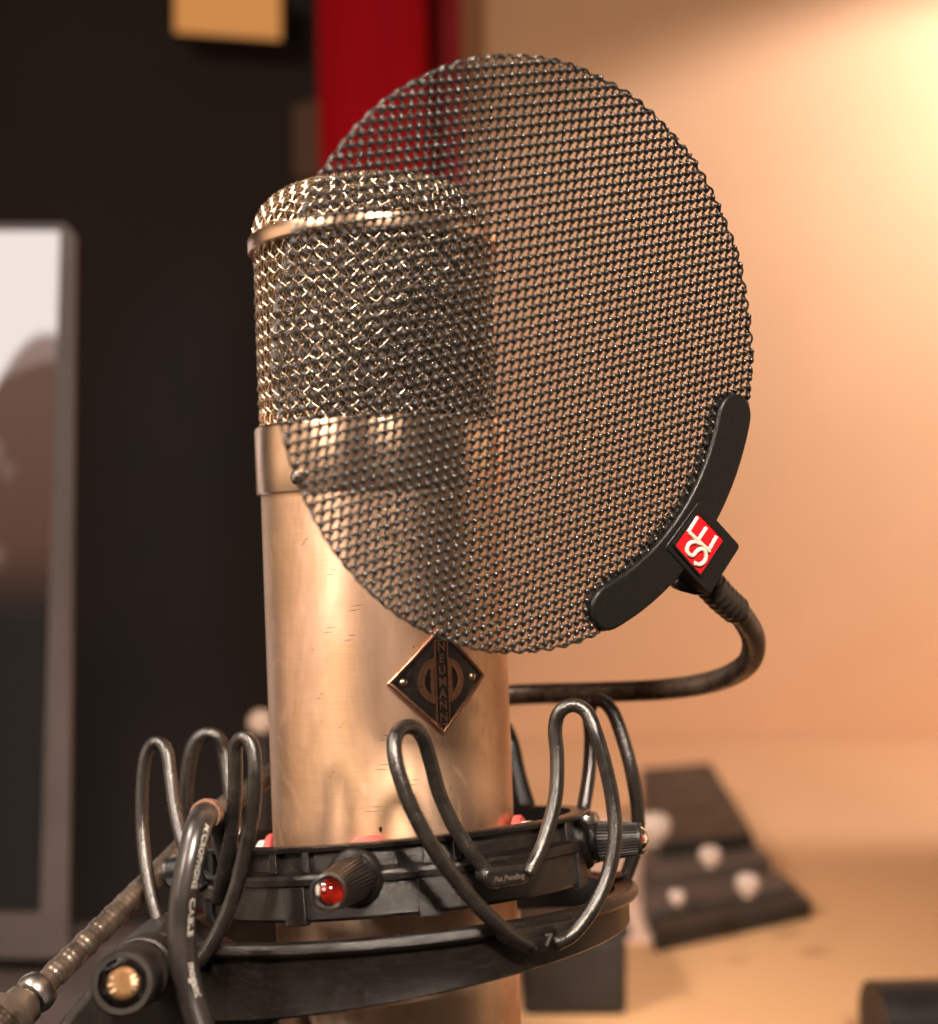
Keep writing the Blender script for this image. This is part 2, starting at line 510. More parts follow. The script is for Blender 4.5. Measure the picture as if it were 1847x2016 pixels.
g.build("paper_sheet", mat("paper_pale", (.74, .50, .40), 0, .7), None, False, label="pale pink paper sheet on the desk right behind the body", cat="paper")

# ------------------------------------------------------------------ microphone
AX = np.array([-22.7, 0.0, 0.0])                 # a point on the axis at eye level
lean = Matrix.Rotation(-0.0367, 3, 'Y') @ Matrix.Rotation(-0.012, 3, 'X')
LN = np.array(lean)
ZB = -175.0
mic = empty("studio_microphone", AX + LN @ np.array([0, 0, ZB]), "large brass studio microphone with woven gold head and diamond badge", "microphone", lean)
def mic_M(V):
    V = np.asarray(V, float)
    return AX + V @ LN.T
RB = 31.4
def cyl(phi, r, z):
    """azimuth phi from the front (towards the camera), positive to the right"""
    phi = np.asarray(phi, float)
    return np.stack([r * np.sin(phi), -r * np.cos(phi), np.broadcast_to(z, phi.shape)], -1)

g = G(); lathe(g, [(27, ZB), (RB - .6, ZB), (RB, ZB + .6), (RB, 0), (RB, 5.6), (27, 5.6)], mic_M, 160); g.build("body_tube", M_brass, mic, sharp=30)
band = G(); lathe(band, [(31.4, 5.5), (32.2, 5.3), (32.55, 5.8), (32.55, 21.7), (32.3, 22.5), (31.6, 22.9), (29, 22.9), (28.6, 5.6)], mic_M, 160)
band_o = band.build("lower_band", M_gold, mic, sharp=50)
# clamp screw of the band
ph = math.asin(-18.6 / 32.6)
nrm = np.array([math.sin(ph), -math.cos(ph), 0]); tng = np.array([math.cos(ph), math.sin(ph), 0])
g = G(); lathe(g, [(0.01, 1.5), (1.1, 1.4), (1.7, .9), (1.8, 0), (1.8, -.6)], lambda V: mic_M(basis(nrm * 32.5 + np.array((0, 0, 8.8)), tng, (0, 0, 1), nrm)(V)), 24)
g.build("screw", M_steel, band_o)
g = G(); lathe(g, [(29.0, 68.2), (32.3, 68.0), (32.6, 68.4), (32.6, 71.2), (32.3, 71.7), (30.5, 72.2), (29, 72.0)], mic_M, 160)
g.build("upper_band", M_gold, mic, sharp=50)

# liner and capsule
g = G(); lathe(g, [(28.3, 20), (28.3, 69)], mic_M, 96)
g.build("liner", M_liner, mic, sharp=0)
def dome_prof(s):
    """arc length from the apex -> (r, z, nr, nz): flat crown with a round shoulder"""
    R0, rc, h = 17.5, 13.5, 13.6
    z_top = 71.8 + h
    # slight crown on the flat part
    s = abs(s)
    L1 = R0
    if s < L1:
        r = s; z = z_top - 0.9 * (s / L1) ** 2; nr, nzz = .10 * s / L1, 1.0
    else:
        a = min((s - L1) / rc, math.pi / 2)
        r = R0 + rc * math.sin(a); z = z_top - .9 - (h - 1.2) * (1 - math.cos(a)); nr, nzz = math.sin(a), math.cos(a) + .08
        if (s - L1) / rc > math.pi / 2: z -= (s - L1) - rc * math.pi / 2
    l = math.hypot(nr, nzz)
    return r, z, nr / l, nzz / l
g = G(); lathe(g, [(max(.01, dome_prof(s)[0] - 2.2 * dome_prof(s)[2]), dome_prof(s)[1] - 2.2 * dome_prof(s)[3]) for s in np.linspace(0, 38.5, 24)], mic_M, 64)
g.build("dome_liner", M_liner, mic, sharp=0)

def weave_side(r, dia, z0, z1, n, ang, amp, sides=6, sub=5, ph0=0.0):
    g = G()
    H = z1 - z0
    run = H / math.tan(ang)                       # tangential run of a wire
    pitch_t = 2 * math.pi * r / n                 # tangential spacing
    for fam in (1, -1):
        for k in range(n):
            m = int(run / pitch_t * 2 * sub) + 2
            t = np.linspace(0, 1, m)
            phi = ph0 + (k * pitch_t + fam * t * run) / r
            z = z0 + t * H
            # crossings happen each half pitch of relative travel
            w = fam * np.cos(math.pi * (2 * t * run / pitch_t))
            rad = r + amp * w + .12 * math.sin(k * 7.3 + fam)
            P = np.stack([rad * np.sin(phi), -rad * np.cos(phi), z], 1)
            tube(g, P, dia / 2, sides, cap=False)
    return g
g = weave_side(30.7, .60, 21.5, 69.5, 44, math.radians(41), .36)
V = mic_M(g.verts()); g.v = [V]
g.build("side_grille", M_wire, mic, kind='stuff', sharp=0)
g = weave_side(29.2, .30, 21.5, 69.5, 150, math.radians(62), .15, 4, 2)
V = mic_M(g.verts()); g.v = [V]
g.build("inner_grille", M_finewire, mic, kind='stuff', sharp=0)

def weave_dome(pitch, dia, amp, off, rot, Lmax=39.0, sides=6, sub=5, jit=.0):
    g = G()
    n = int(Lmax / pitch)
    cr, sr = math.cos(rot), math.sin(rot)
    for fam in (0, 1):
        for k in range(-n, n + 1):
            q = k * pitch + random.uniform(-jit, jit)
            half = math.sqrt(max(0, Lmax ** 2 - q ** 2))
            if half < pitch: continue
            m = int(2 * half / pitch * sub)
            P = []
            for s in np.linspace(-half, half, m):
                a, b2 = (s, q) if fam == 0 else (q, s)
                rho = math.hypot(a, b2)
                rr, z, nr, nzz = dome_prof(rho)
                w = amp * math.cos(math.pi * (s / pitch + k)) * (1 if fam == 0 else -1) + off
                x, y = (a / rho, b2 / rho) if rho > 1e-6 else (1, 0)
                R1 = rr + w * nr
                X, Y = x * R1, y * R1
                P.append((X * cr - Y * sr, X * sr + Y * cr, z + w * nzz))
            tube(g, P, dia / 2, sides, cap=False)
    return g
g = weave_dome(2.7, .60, .36, 0, math.radians(38), jit=.15); V = mic_M(g.verts()); g.v = [V]
g.build("dome_grille", M_wire, mic, kind='stuff', sharp=0)
g = weave_dome(1.3, .30, .16, -1.3, math.radians(12), sides=4, sub=3, Lmax=38); V = mic_M(g.verts()); g.v = [V]
g.build("inner_dome_grille", M_finewire, mic, kind='stuff', sharp=0)

# diamond badge, wrapped on the body
PH0, ZBG = math.radians(26.6), -41.4
def bmap(V):
    """(u, v, lift) -> world, u along the circumference"""
    V = np.asarray(V, float)
    r = RB + V[:, 2]
    phi = PH0 + V[:, 0] / RB
    return mic_M(np.stack([r * np.sin(phi), -r * np.cos(phi), ZBG + V[:, 1]], 1))
H = 12.9
badge_g = G()
n = 16
def wrap_poly(g, poly_fn, lift0, lift1, nu=24):
    """poly_fn(u)->(vmin,vmax) between u range; makes a wrapped plate"""
    us = poly_fn[0]; lo = poly_fn[1]; hi = poly_fn[2]
    V = []; F = []
    for i, u in enumerate(us):
        for l in (lift0, lift1):
            V.append((u, lo[i], l)); V.append((u, hi[i], l))
    for i in range(len(us) - 1):
        a = i * 4; b2 = a + 4
        F += [(a + 2, b2 + 2, b2 + 3, a + 3), (a, a + 2, b2 + 2, b2)[::-1], (a + 1, b2 + 1, b2 + 3, a + 3)]
    m = (len(us) - 1) * 4
    F += [(0, 2, 3, 1), (m, m + 1, m + 3, m + 2)]
    g.add(bmap(np.array(V)), F)
us = np.linspace(-H + .3, H - .3, 29)
wrap_poly(badge_g, (us, -(H - .2 - np.abs(us)), (H - .2 - np.abs(us))), -.3, .75)
badge = badge_g.build("badge", M_enamel, mic, sharp=30, label="black and bronze diamond badge")
g = G()
for sx, sy in ((1, 1), (1, -1), (-1, 1), (-1, -1)):
    V = []; m = 13; wdt = 1.15
    for i in range(m):
        t = i / (m - 1)
        for (hh, l) in ((H + .1, -.2), (H + .1, 1.25), (H - .35, 1.5), (H - wdt, 1.3), (H - wdt, .6)):
            V.append((sx * hh * t, sy * hh * (1 - t), l))
    F = [(i * 5 + k, i * 5 + k + 1, i * 5 + k + 6, i * 5 + k + 5) for i in range(m - 1) for k in range(4)]
    g.add(bmap(np.array(V)), F)
g.build("border", M_bronze, badge, sharp=35)
for u in (-9.2, 8.9):
    g = G(); lathe(g, [(.01, 1.55), (.6, 1.45), (.98, 1.1), (1.05, .7)], lambda V, u=u: bmap(V + np.array((u, 0, 0))), 20); g.build("rivet", M_rivet, badge)
g = G()
for r0, r1, l in ((4.25, 4.9, 1.35), (4.95, 5.45, 1.25), (5.5, 5.85, 1.35)):
    lathe(g, [(r0, .6), (r0, l), (r1, l), (r1, .6)], lambda V: bmap(V + np.array((0, -.1, 0))), 56)
g.build("emblem_ring", M_bronze, badge, sharp=30)
g = G()
box(g, -2.75, -1.85, -4.0, 3.9, .6, 1.3, bmap); box(g, 1.85, 2.75, -4.0, 3.9, .6, 1.3, bmap)
V = [(-2.7, 3.9, .6), (-1.3, 3.9, .6), (2.7, -4.0, .6), (1.3, -4.0, .6)]
g.add(bmap(np.array(V + [(a, b2, 1.25) for a, b2, _ in V])), [(4, 7, 6, 5), (0, 1, 5, 4), (1, 2, 6, 5), (2, 3, 7, 6), (3, 0, 4, 7)])
g.build("emblem_letter", M_bronze, badge, sharp=30)
g = G()
box(g, -1.62, 1.62, -10.6, 9.6, .7, 1.45, bmap)
g.build("name_bar", M_enamel, badge, False)
g = G()
for (a, b2, c2, d2) in ((-1.72, -1.42, -10.7, 9.7), (1.42, 1.72, -10.7, 9.7), (-1.42, 1.42, -10.7, -10.4), (-1.42, 1.42, 9.4, 9.7)):
    box(g, a, b2, c2, d2, .8, 1.72, bmap)
g.build("bar_rim", M_bronze, badge, False)
g = G()
for i, ch in enumerate("NEUMANN"):
    cz = 8.0 - i * 2.83
    def mp(V, cz=cz):
        V = V * np.array((.86, 1.0, 1.0))
        return bmap(V + np.array((0, cz, 1.62)))
    t = text_geo(ch, 3.0, .16, mp, bold=.06)
    g.add(t.verts(), t.f)
g.build("badge_lettering", M_bronze, badge, False)

# engraved scratches and a small hole on the body
g = G()
for (u, z, l, tl) in ((-15, -29, 4, .08), (-18, -33, 2, -.3), (-9, -31, 3, .25), (-20, -8, 2, 1.2), (-3, -62, 5, .1), (-24, -19, 3, .4), (-6, -72, 6, .2), (-13, -15, 3, -.1), (5, -66, 3, .05), (-1, -55, 2, .0), (-17, -45, 2.2, .1), (-11, -52, 1.2, .5), (-22, -60, 1.6, .2), (-8, -24, 4.5, .5), (-19, -70, 2.0, .1), (-14, -64, 1.0, .6), (2, -70, 4.5, .1)):
    for k in range(2):
        uu, zz = u + k * .9, z + k * 1.1
        def sm_(V, uu=uu, zz=zz): 
            r = RB + V[:, 2]; phi = (uu + V[:, 0]) / RB
            return mic_M(np.stack([r * np.sin(phi), -r * np.cos(phi), zz + V[:, 1]], 1))
        V = np.array([(0, 0, .02), (l / 2, tl * .5 + .09, .06), (l, tl, .02), (l / 2, tl * .5 - .05, .06)])
        g.add(sm_(V), [(0, 3, 2, 1)])
g.build("scratches", M_wire, mic, False, kind='stuff')
g = G(); lathe(g, [(.01, .06), (.30, .06), (.42, .0)], lambda V: mic_M(basis(cyl(np.array([-1.2 / RB]), RB, -76.2)[0], (1, 0, 0), (0, 0, 1.7), (0, -1, 0))(V)), 12)
g.build("dent", M_enamel, mic)

# ------------------------------------------------------------------ pop filter
TH, PT = 0.5977, -0.077
PC = np.array([15.7, -60.0, 33.2]); PR = 64.7
PU = np.array([math.cos(TH), math.sin(TH), 0])
PV = np.array([-math.sin(TH) * math.sin(PT), math.cos(TH) * math.sin(PT), math.cos(PT)])
PN = np.cross(PU, PV); PN = PN if PN[1] < 0 else -PN       # towards the camera
pop = empty("pop_filter", PC + np.array((30, 60, -170)), "round black woven metal pop filter on a curved gooseneck in front of the microphone", "pop filter")
def pf(x, y, lift=0.0):
    """grid px -> (u, v) on the disc plane lifted by lift"""
    p = ray_plane(x, y, PC + PN * lift, PN) - PC
    return np.array([np.dot(p, PU), np.dot(p, PV)])
def pM(V):
    V = np.asarray(V, float)
    return PC + V[:, :1] * PU + V[:, 1:2] * PV + V[:, 2:3] * PN
# lattice measured on the photograph
tg = lambda x, y: ((2500 + x / 9.235) * .49227, (1600 + y / 9.235) * .49227)
q0 = pf(*tg(265, 545)); v1 = (pf(*tg(1070, 330)) - q0) / 3; v2 = (pf(*tg(175, 1600)) - q0) / 3
print("weave vectors", v1, v2)
WR = .42
g = G()
l1, l2 = np.linalg.norm(v1), np.linalg.norm(v2)
def clip_run(pts, R):
    """longest run of samples inside radius R"""
    ins = (pts[:, 0] ** 2 + pts[:, 1] ** 2) < R * R
    if not ins.any(): return None
    i0 = int(np.argmax(ins)); i1 = len(ins) - int(np.argmax(ins[::-1]))
    return i0, i1
K = int(PR / min(l1, l2)) + 8
for k in range(-K, K + 1):
    # rows: gently arched over every opening, dipping behind at the crossings
    t = np.arange(-K, K, 1 / 7)
    R_ = k + .5
    hump = .05 * np.cos(2 * math.pi * t)
    uv = t[:, None] * v1 + (R_ - hump - .05)[:, None] * v2
    w = .09 * np.cos(2 * math.pi * t) - .28
    c_ = clip_run(uv, PR - random.uniform(.1, .35))
    if c_ and c_[1] - c_[0] > 6:
        P = np.concatenate([uv, w[:, None]], 1)[c_[0]:c_[1]]
        tube(g, pM(P), WR, 7, cap=True, up=PN)
    # columns: lean over inside each opening and step back across the row in front of it
    tt = t + .06
    A_ = k + .5 - .085 * np.sin(2 * math.pi * tt)
    uv = A_[:, None] * v1 + t[:, None] * v2
    w = .44 * -np.cos(2 * math.pi * tt) + .08 + .09 * np.cos(math.pi * (tt - .5 + k)) 
    c_ = clip_run(uv, PR - random.uniform(.1, .35))
    if c_ and c_[1] - c_[0] > 6:
        P = np.concatenate([uv, w[:, None]], 1)[c_[0]:c_[1]]
        crest = (.5 - .5 * np.cos(2 * math.pi * tt))[c_[0]:c_[1]]
        tube(g, pM(P), .35 + .18 * crest ** 2, 8, cap=True, up=PN)
ra = np.linspace(0, 2 * math.pi, 971)
rw = .24 * np.sin(ra * 97) + .08 * np.sin(ra * 17)
tube(g, pM(np.stack([(PR - .35 + rw) * np.cos(ra), (PR - .35 + rw) * np.sin(ra), rw * 1.2], 1)), .29, 8, cap=False, up=PN)
g.build("woven_screen", M_screen, pop, kind='stuff', sharp=0, label="coarse black woven wire disc")
# arc bracket along the lower right rim
th_top = pf(1458, 822, 1.8); th_bot = pf(1208, 1216, 1.8)
a_top = math.atan2(th_top[1], th_top[0]); a_bot = math.atan2(th_bot[1], th_bot[0])
ri = np.mean([np.linalg.norm(pf(x, y, 1.8)) for x, y in ((1385, 930), (1330, 1018), (1240, 1128))])
ro = np.mean([np.linalg.norm(pf(x, y, 1.8)) for x, y in ((1468, 870), (1420, 1008), (1280, 1203))])
print("bracket", math.degrees(a_top), math.degrees(a_bot), ri, ro)
rm, hw = (ri + ro) / 2, (ro - ri) / 2
out = []
for t in np.linspace(a_bot, a_top, 40): out.append((rm + hw, t))
capn = 10
arc_pts = [(ro * math.cos(t), ro * math.sin(t)) for t in np.linspace(a_bot, a_top, 40)]
ec = (rm * math.cos(a_top), rm * math.sin(a_top))
for q in np.linspace(0, math.pi, capn + 1)[1:-1]: arc_pts.append((ec[0] + hw * math.cos(a_top + q), ec[1] + hw * math.sin(a_top + q)))
arc_pts += [(ri * math.cos(t), ri * math.sin(t)) for t in np.linspace(a_top, a_bot, 40)]
ec = (rm * math.cos(a_bot), rm * math.sin(a_bot))
for q in np.linspace(0, math.pi, capn + 1)[1:-1]: arc_pts.append((ec[0] - hw * math.cos(a_bot + q), ec[1] - hw * math.sin(a_bot + q)))
g = G(); prism(g, pM([(x, y, -2.6) for x, y in arc_pts]), PN * 4.4)
brk = g.build("bracket", M_bracket, pop, sharp=35, bevel=.8)
# diamond housing
dm = [pf(x, y, 1.8) for x, y in ((1340, 1025), (1400, 985), (1455, 1074), (1396, 1171), (1330, 1105))]
cd = pf(1377, 1073, 1.8)
dm = [pf(x, y, 1.8) for x, y in ((1376, 985), (1457, 1075), (1395, 1172), (1308, 1078))]
def roundpoly(P, r, n=5):
    out = []
    P = [np.array(p, float) for p in P]
    for i in range(len(P)):
        a, b2, c2 = P[i - 1], P[i], P[(i + 1) % len(P)]
        d1 = (a - b2) / np.linalg.norm(a - b2); d2 = (c2 - b2) / np.linalg.norm(c2 - b2)
        p1, p2 = b2 + d1 * r, b2 + d2 * r
        for t in np.linspace(0, 1, n):
            out.append((1 - t) ** 2 * p1 + 2 * t * (1 - t) * b2 + t * t * p2)
    return out
g = G(); prism(g, pM([(x, y, -5.5) for x, y in roundpoly(dm, 1.2)]), PN * 7.6)
g.build("emblem_housing", M_bracket, pop, sharp=35, bevel=.35)
LF = 2.15
lab = [pf(x, y, LF) for x, y in ((1372, 1010), (1423, 1063), (1378, 1131), (1328, 1073))]
# raised rim around the red label
rim = roundpoly([(p - cd) * 1.10 + cd for p in lab], .7); lin = roundpoly([(p - cd) * 1.0 + cd for p in lab], .5)
g = G(); nR = len(rim)
V = [(p[0], p[1], LF - .3) for p in rim] + [(p[0], p[1], LF + .42) for p in rim] + [(p[0], p[1], LF + .42) for p in lin] + [(p[0], p[1], LF - .2) for p in lin]
F = [(j * nR + i, j * nR + (i + 1) % nR, (j + 1) * nR + (i + 1) % nR, (j + 1) * nR + i) for j in range(3) for i in range(nR)]
g.add(pM(V), F); g.build("label_rim", M_bracket, pop, sharp=30)
g = G(); prism(g, pM([(p[0], p[1], LF - .3) for p in lin]), PN * .45)
lb = g.build("red_label", M_label, pop, False, label="red diamond label with silver letters")
tz = lambda x, y: ((2650 + x / 4.6175) * .49227, (2000 + y / 4.6175) * .49227)
def stroke(g, pts, w, smooth=False, h=.55):
    P = [pf(*tz(x, y), LF + .4) for x, y in pts]
    P = [(p[0], p[1], LF + .28) for p in P]
    P = catmull(P, 5) if smooth else np.array(P, float)
    P, _ = resample(P, .25)
    tube(g, pM(P), w / 2, 10, True, up=PN, flat=h / (w / 2))
g = G()
stroke(g, [(645, 315), (475, 590)], 1.05); stroke(g, [(812, 510), (668, 725)], 1.05); stroke(g, [(1000, 670), (870, 900)], 1.05)
stroke(g, [(490, 595), (870, 950)], 1.1)
g.build("letter_e", M_letters, lb, sharp=0)
g = G()
stroke(g, [(590, 1165), (680, 1195), (770, 1140), (805, 1040), (775, 940), (705, 905), (630, 950), (570, 1020), (500, 1010), (455, 930), (475, 835), (545, 780), (625, 780), (690, 815)], 1.1, True)
g.build("letter_s", M_letters, lb, sharp=0)

# swivel behind the housing
sw0 = px(1345, 1140, -24); 
g = G()
pts = [px(x, y, -26) for x, y in ((1325, 1150), (1340, 1128), (1380, 1130), (1408, 1150), (1402, 1172), (1370, 1172), (1335, 1163))]
prism(g, pts, (0, 11, 0)); g.build("hinge_clip", M_bracket, pop, sharp=30, bevel=1.2)
g = G(); lathe(g, [(.01, 3.5), (2.2, 3.0), (2.6, 0), (2.6, -3), (.01, -3)], basis(px(1358, 1138, -16), (1, 0, 0), (0, 1, 0), (0, 0, 1)), 20); g.build("hinge_screw", M_steel, pop)

# gooseneck
gp = [px(*q) for q in ((1378, 1128, -14), (1420, 1175, -10), (1462, 1215, -4), (1484, 1262, 6), (1470, 1308, 18), (1410, 1340, 32), (1310, 1357, 42), (1180, 1363, 50), (1000, 1369, 58), (860, 1390, 62), (700, 1435, 60), (560, 1510, 50), (440, 1592, 34), (330, 1700, 14), (200, 1828, -8), (70, 1955, -26), (-60, 2080, -44))]
gP, gt = resample(catmull(gp, 14), .4)
gl = gt[-1]
gr = 3.12 + .07 * np.cos(2 * math.pi * gt / 1.6)
e = np.clip((gt - gl * .76) / (gl * .1), 0, 1)
gr = gr + e * .16 * np.cos(2 * math.pi * gt / 5.2)
g = G(); tube(g, gP, gr, 24)
g.build("gooseneck", M_goose, pop, sharp=0)
k = [i for i in range(len(gt)) if 3 < gt[i] < 17]
kk = np.linspace(0, 1, len(k))
g = G(); tube(g, gP[k], 3.75 + .35 * (1 - kk) + .12 * np.cos(kk * 40), 24); g.build("neck_sleeve", M_sleeve, pop, sharp=0)
def at_px(x): return int(np.argmin([abs((CX + FPX * p[0] / (DC + p[1])) - x) + (0 if p[2] < -80 else 1e6) for p in gP]))
i0, i1 = at_px(84), at_px(58)
g = G(); tube(g, gP[i0:i1 + 1], 4.6 + .5 * np.sin(np.linspace(0, math.pi, i1 + 1 - i0)), 28); g.build("end_collar", M_steel, pop, sharp=0)
i0, i1 = at_px(50), at_px(6)
g = G(); tube(g, gP[i0:i1 + 1], np.where(np.linspace(0, 1, i1 + 1 - i0) < .5, 5.0, 6.4), 20); g.build("clamp_nut", M_goose, pop, sharp=30)

# ------------------------------------------------------------------ shock mount
TX, RO = -0.155, -0.088
RM = Matrix.Rotation(RO, 3, 'Y') @ Matrix.Rotation(TX, 3, 'X')
RMn = np.array(RM)
CI = np.array([-19.65, 0, -82.2]); CO = np.array([-19.0, 0, -102.1])
mount = empty("shock_mount", CO + np.array((-60, 0, -40)), "black microphone shock mount with springy plastic loops and red tipped screws", "shock mount")
def sM(C):
    return lambda V: C + np.asarray(V, float) @ RMn.T
MI, MO = sM(CI), sM(CO)
RI = 50.5
# inner clamp ring: two lips, recessed channel with ribs
g = G(); lathe(g, [(46.5, 0), (RI + .3, 0), (RI + .8, -.4), (RI + .5, -1.3), (RI - 1.3, -1.7), (RI - 1.3, -5.4), (RI + .6, -6.4), (RI + 1.0, -7.2), (RI + .8, -8.6), (RI - .3, -9.0), (RI - .3, -16.2), (RI - .8, -16.9), (46.5, -16.9)], MI, 168, closed=True)
ring_in = g.build("inner_ring", M_ring, mount, sharp=30)
def rib(phi, w, z0, z1, r0, r1, m, name, par):
    ax = np.array([math.cos(phi), math.sin(phi), 0]); rad = np.array([math.sin(phi), -math.cos(phi), 0])
    gg = G(); box(gg, -w / 2, w / 2, r0, r1, z0, z1, lambda V: MI(V[:, :1] * ax + V[:, 1:2] * rad + V[:, 2:3] * np.array((0, 0, 1.0))))
    return gg.build(name, m, par, False, bevel=.3)
for d in (-74, -58, -43, -30, -20, 12, 20, 48, 60, 72, 104, 130, 160, 200, 230):
    rib(math.radians(d), 1.8, -6.0, -1.2, 48.6, RI + .35, M_ring, "rib", ring_in)
for d in (-62, -24, 12, 68, 110, 200):
    rib(math.radians(d), 5.5, -17.6, -8.9, 48.6, RI + .45, M_ring, "lug", ring_in)

def knob(phi, r_start, length, scale=1.0):
    phi = math.radians(phi)
    rad = np.array([math.sin(phi), -math.cos(phi), 0]); tan = np.array([math.cos(phi), math.sin(phi), 0]); up = np.array([0, 0, 1.0])
    def K(V, z=-7.6): return MI(rad * (r_start + V[:, 2:3]) + tan * V[:, :1] + up * (V[:, 1:2] + z))
    g = G(); lathe(g, [(6.6, -2), (6.6, .6), (6.1, 1.4), (5.4, 2.0), (5.2, 3.2), (4.6, 3.8), (.01, 3.8)], K, 48)
    boss = g.build("screw_boss", M_ring, mount, sharp=30)
    # knurled grip
    g = G(); nK = 34; V = []; F = []
    zs = np.linspace(3.8, length - .8, 6)
    prof = [(4.9, zs[0])] + [(4.9 - 1.15 * (z - zs[0]) / (length - 4.6), z) for z in zs[1:]]
    na = nK * 4
    for i, (r, z) in enumerate(prof):
        for a in range(na):
            rr = r + .17 * (1 if (a % 4) in (0, 1) else -1)
            th = 2 * math.pi * a / na
            V.append((rr * math.cos(th), rr * math.sin(th), z))
    for i in range(len(prof) - 1):
        for a in range(na):
            F.append((i * na + a, i * na + (a + 1) % na, (i + 1) * na + (a + 1) % na, (i + 1) * na + a))
    g.add(K(np.array(V)), F)
    rt = prof[-1][0]
    lathe(g, [(rt + .18, length - .8), (rt + .1, length), (rt - .25, length + .25), (rt - .45, length - .2), (rt - .5, length - 2.6)], K, 48)
    kn = g.build("thumb_screw", M_knob, mount, sharp=30)
    g = G(); lathe(g, [(rt - .5, length - .5), (rt - .9, length - 1.6), (.01, length - 2.6)], K, 40); g.build("foil", M_foil, kn, sharp=0)
    g = G(); lathe(g, [(.01, length + 1.7), (1.2, length + 1.5), (2.2, length + .95), (rt - .55, length - .1), (rt - .58, length - .45), (.01, length - .5)], K, 40); g.build("jewel", M_jewel, kn, sharp=40)
    # pad pressed on the body
    def KP(V): return MI(rad * (V[:, 2:3]) + tan * V[:, :1] + up * (V[:, 1:2] - 7.6))
    g = G(); lathe(g, [(.01, 37.5), (5.6, 37.3), (6.3, 36.8), (6.3, 33.5)], KP, 36); pc = g.build("pad_core", M_padcore, mount)
    g = G(); lathe(g, [(6.3, 34.4), (7.6, 34.3), (7.9, 33.9), (7.9, 32.6), (6.3, 32.4)], KP, 36); g.build("pad_rim", M_pad, mount)
    g = G(); lathe(g, [(1.6, 37), (1.6, 46.8)], KP, 16); g.build("screw_shaft", M_steel, mount)
knob(-6.9, RI - .3, 26)
knob(76, RI - .3, 14.5)
knob(-99, RI - .3, 13)

# outer ring: rounded rim above a band that deepens to the left
g = G(); RO_ = 62.4
na = 180; V = []; F = []
def band_h(phi):
    # phi from front, + right
    c2 = -math.sin(phi - .10) * .5 + .5
    return 9.0 + 10.0 * c2 ** 1.1
secs = []
for i in range(na):
    phi = 2 * math.pi * i / na
    h = band_h(phi)
    sec = [(RO_ - 5.6, -1.6), (RO_ - 5.2, -.9), (RO_ - 2.6, -.5), (RO_ - 1.6, .0), (RO_ - .6, 0), (RO_ + .3, -.5), (RO_ + .7, -1.4), (RO_ + .6, -2.4), (RO_ - .1, -3.2), (RO_ - 1.6, -3.5), (RO_ - 1.9, -4.2), (RO_ - 2.2, -h), (RO_ - 2.8, -h - .5), (RO_ - 5.0, -h - .5), (RO_ - 5.6, -h)]
    for r, z in sec: V.append((r * math.sin(phi), -r * math.cos(phi), z))
m = len(sec)
for i in range(na):
    j = (i + 1) % na
    for k in range(m):
        l = (k + 1) % m
        F.append((i * m + k, j * m + k, j * m + l, i * m + l))
g.add(MO(np.array(V)), F)
outer_ring = g.build("outer_ring", M_ring, mount, sharp=30)

# springy loops ("lyres")
def lyre(name, pts, base_i=None, r=1.72, flat=1.0):
    P = catmull([px(*q) for q in pts], 10)
    P, _ = resample(P, .6)
    g = G(); tube(g, P, r, 14, True, flat=flat)
    return g.build(name, M_lyre, mount, sharp=0)
lyre("suspension_loop", [(1042, 1862, -57), (1012, 1846, -59), (960, 1802, -62), (905, 1742, -64), (850, 1665, -66), (806, 1580, -66), (782, 1510, -65), (776, 1462, -63), (788, 1436, -60), (812, 1432, -57), (832, 1452, -55), (848, 1500, -53), (866, 1565, -52), (895, 1628, -52), (930, 1680, -52), (964, 1722, -51)])
lyre("suspension_loop", [(1038, 1722, -48), (1064, 1672, -45), (1082, 1620, -43), (1095, 1560, -41), (1097, 1490, -39), (1093, 1435, -38), (1102, 1402, -38), (1128, 1388, -38), (1155, 1402, -39), (1172, 1440, -41), (1190, 1500, -42), (1206, 1575, -43), (1211, 1650, -45), (1196, 1725, -47), (1166, 1790, -50), (1128, 1838, -52), (1092, 1858, -54)])
# right rear
lyre("suspension_loop", [(1142, 1625, 8), (1150, 1585, 12), (1160, 1520, 16), (1163, 1450, 20), (1160, 1400, 20), (1178, 1378, 18), (1204, 1398, 16), (1225, 1450, 14), (1244, 1520, 12), (1256, 1600, 12), (1253, 1660, 12), (1240, 1705, 12), (1222, 1752, 12)], r=1.9)
lyre("suspension_loop", [(930, 1400, 52), (975, 1418, 50), (1000, 1460, 48), (1016, 1530, 44), (1040, 1610, 40)], r=3.2, flat=.5)
# front left pair
lyre("suspension_loop", [(326, 1846, -24), (306, 1790, -20), (290, 1720, -16), (281, 1640, -12), (280, 1560, -10), (286, 1495, -9), (300, 1466, -9), (318, 1464, -10), (330, 1485, -12), (336, 1530, -14), (344, 1590, -18), (358, 1650, -22), (380, 1710, -26), (402, 1750, -28)])
lyre("suspension_loop", [(428, 1772, -32), (441, 1715, -38), (454, 1650, -42), (462, 1580, -45), (464, 1520, -46), (464, 1476, -46), (473, 1455, -47), (488, 1455, -48), (499, 1480, -49), (502, 1530, -50), (498, 1600, -50), (484, 1668, -50), (468, 1738, -50), (444, 1806, -50), (418, 1856, -50), (392, 1892, -50), (372, 1905, -50)])
# left rear
lyre("suspension_loop", [(392, 1760, 38), (376, 1690, 38), (366, 1610, 38), (369, 1530, 38), (380, 1470, 38), (402, 1446, 38), (426, 1450, 38), (442, 1480, 38), (450, 1530, 36), (460, 1600, 32), (480, 1680, 28)], r=1.95)

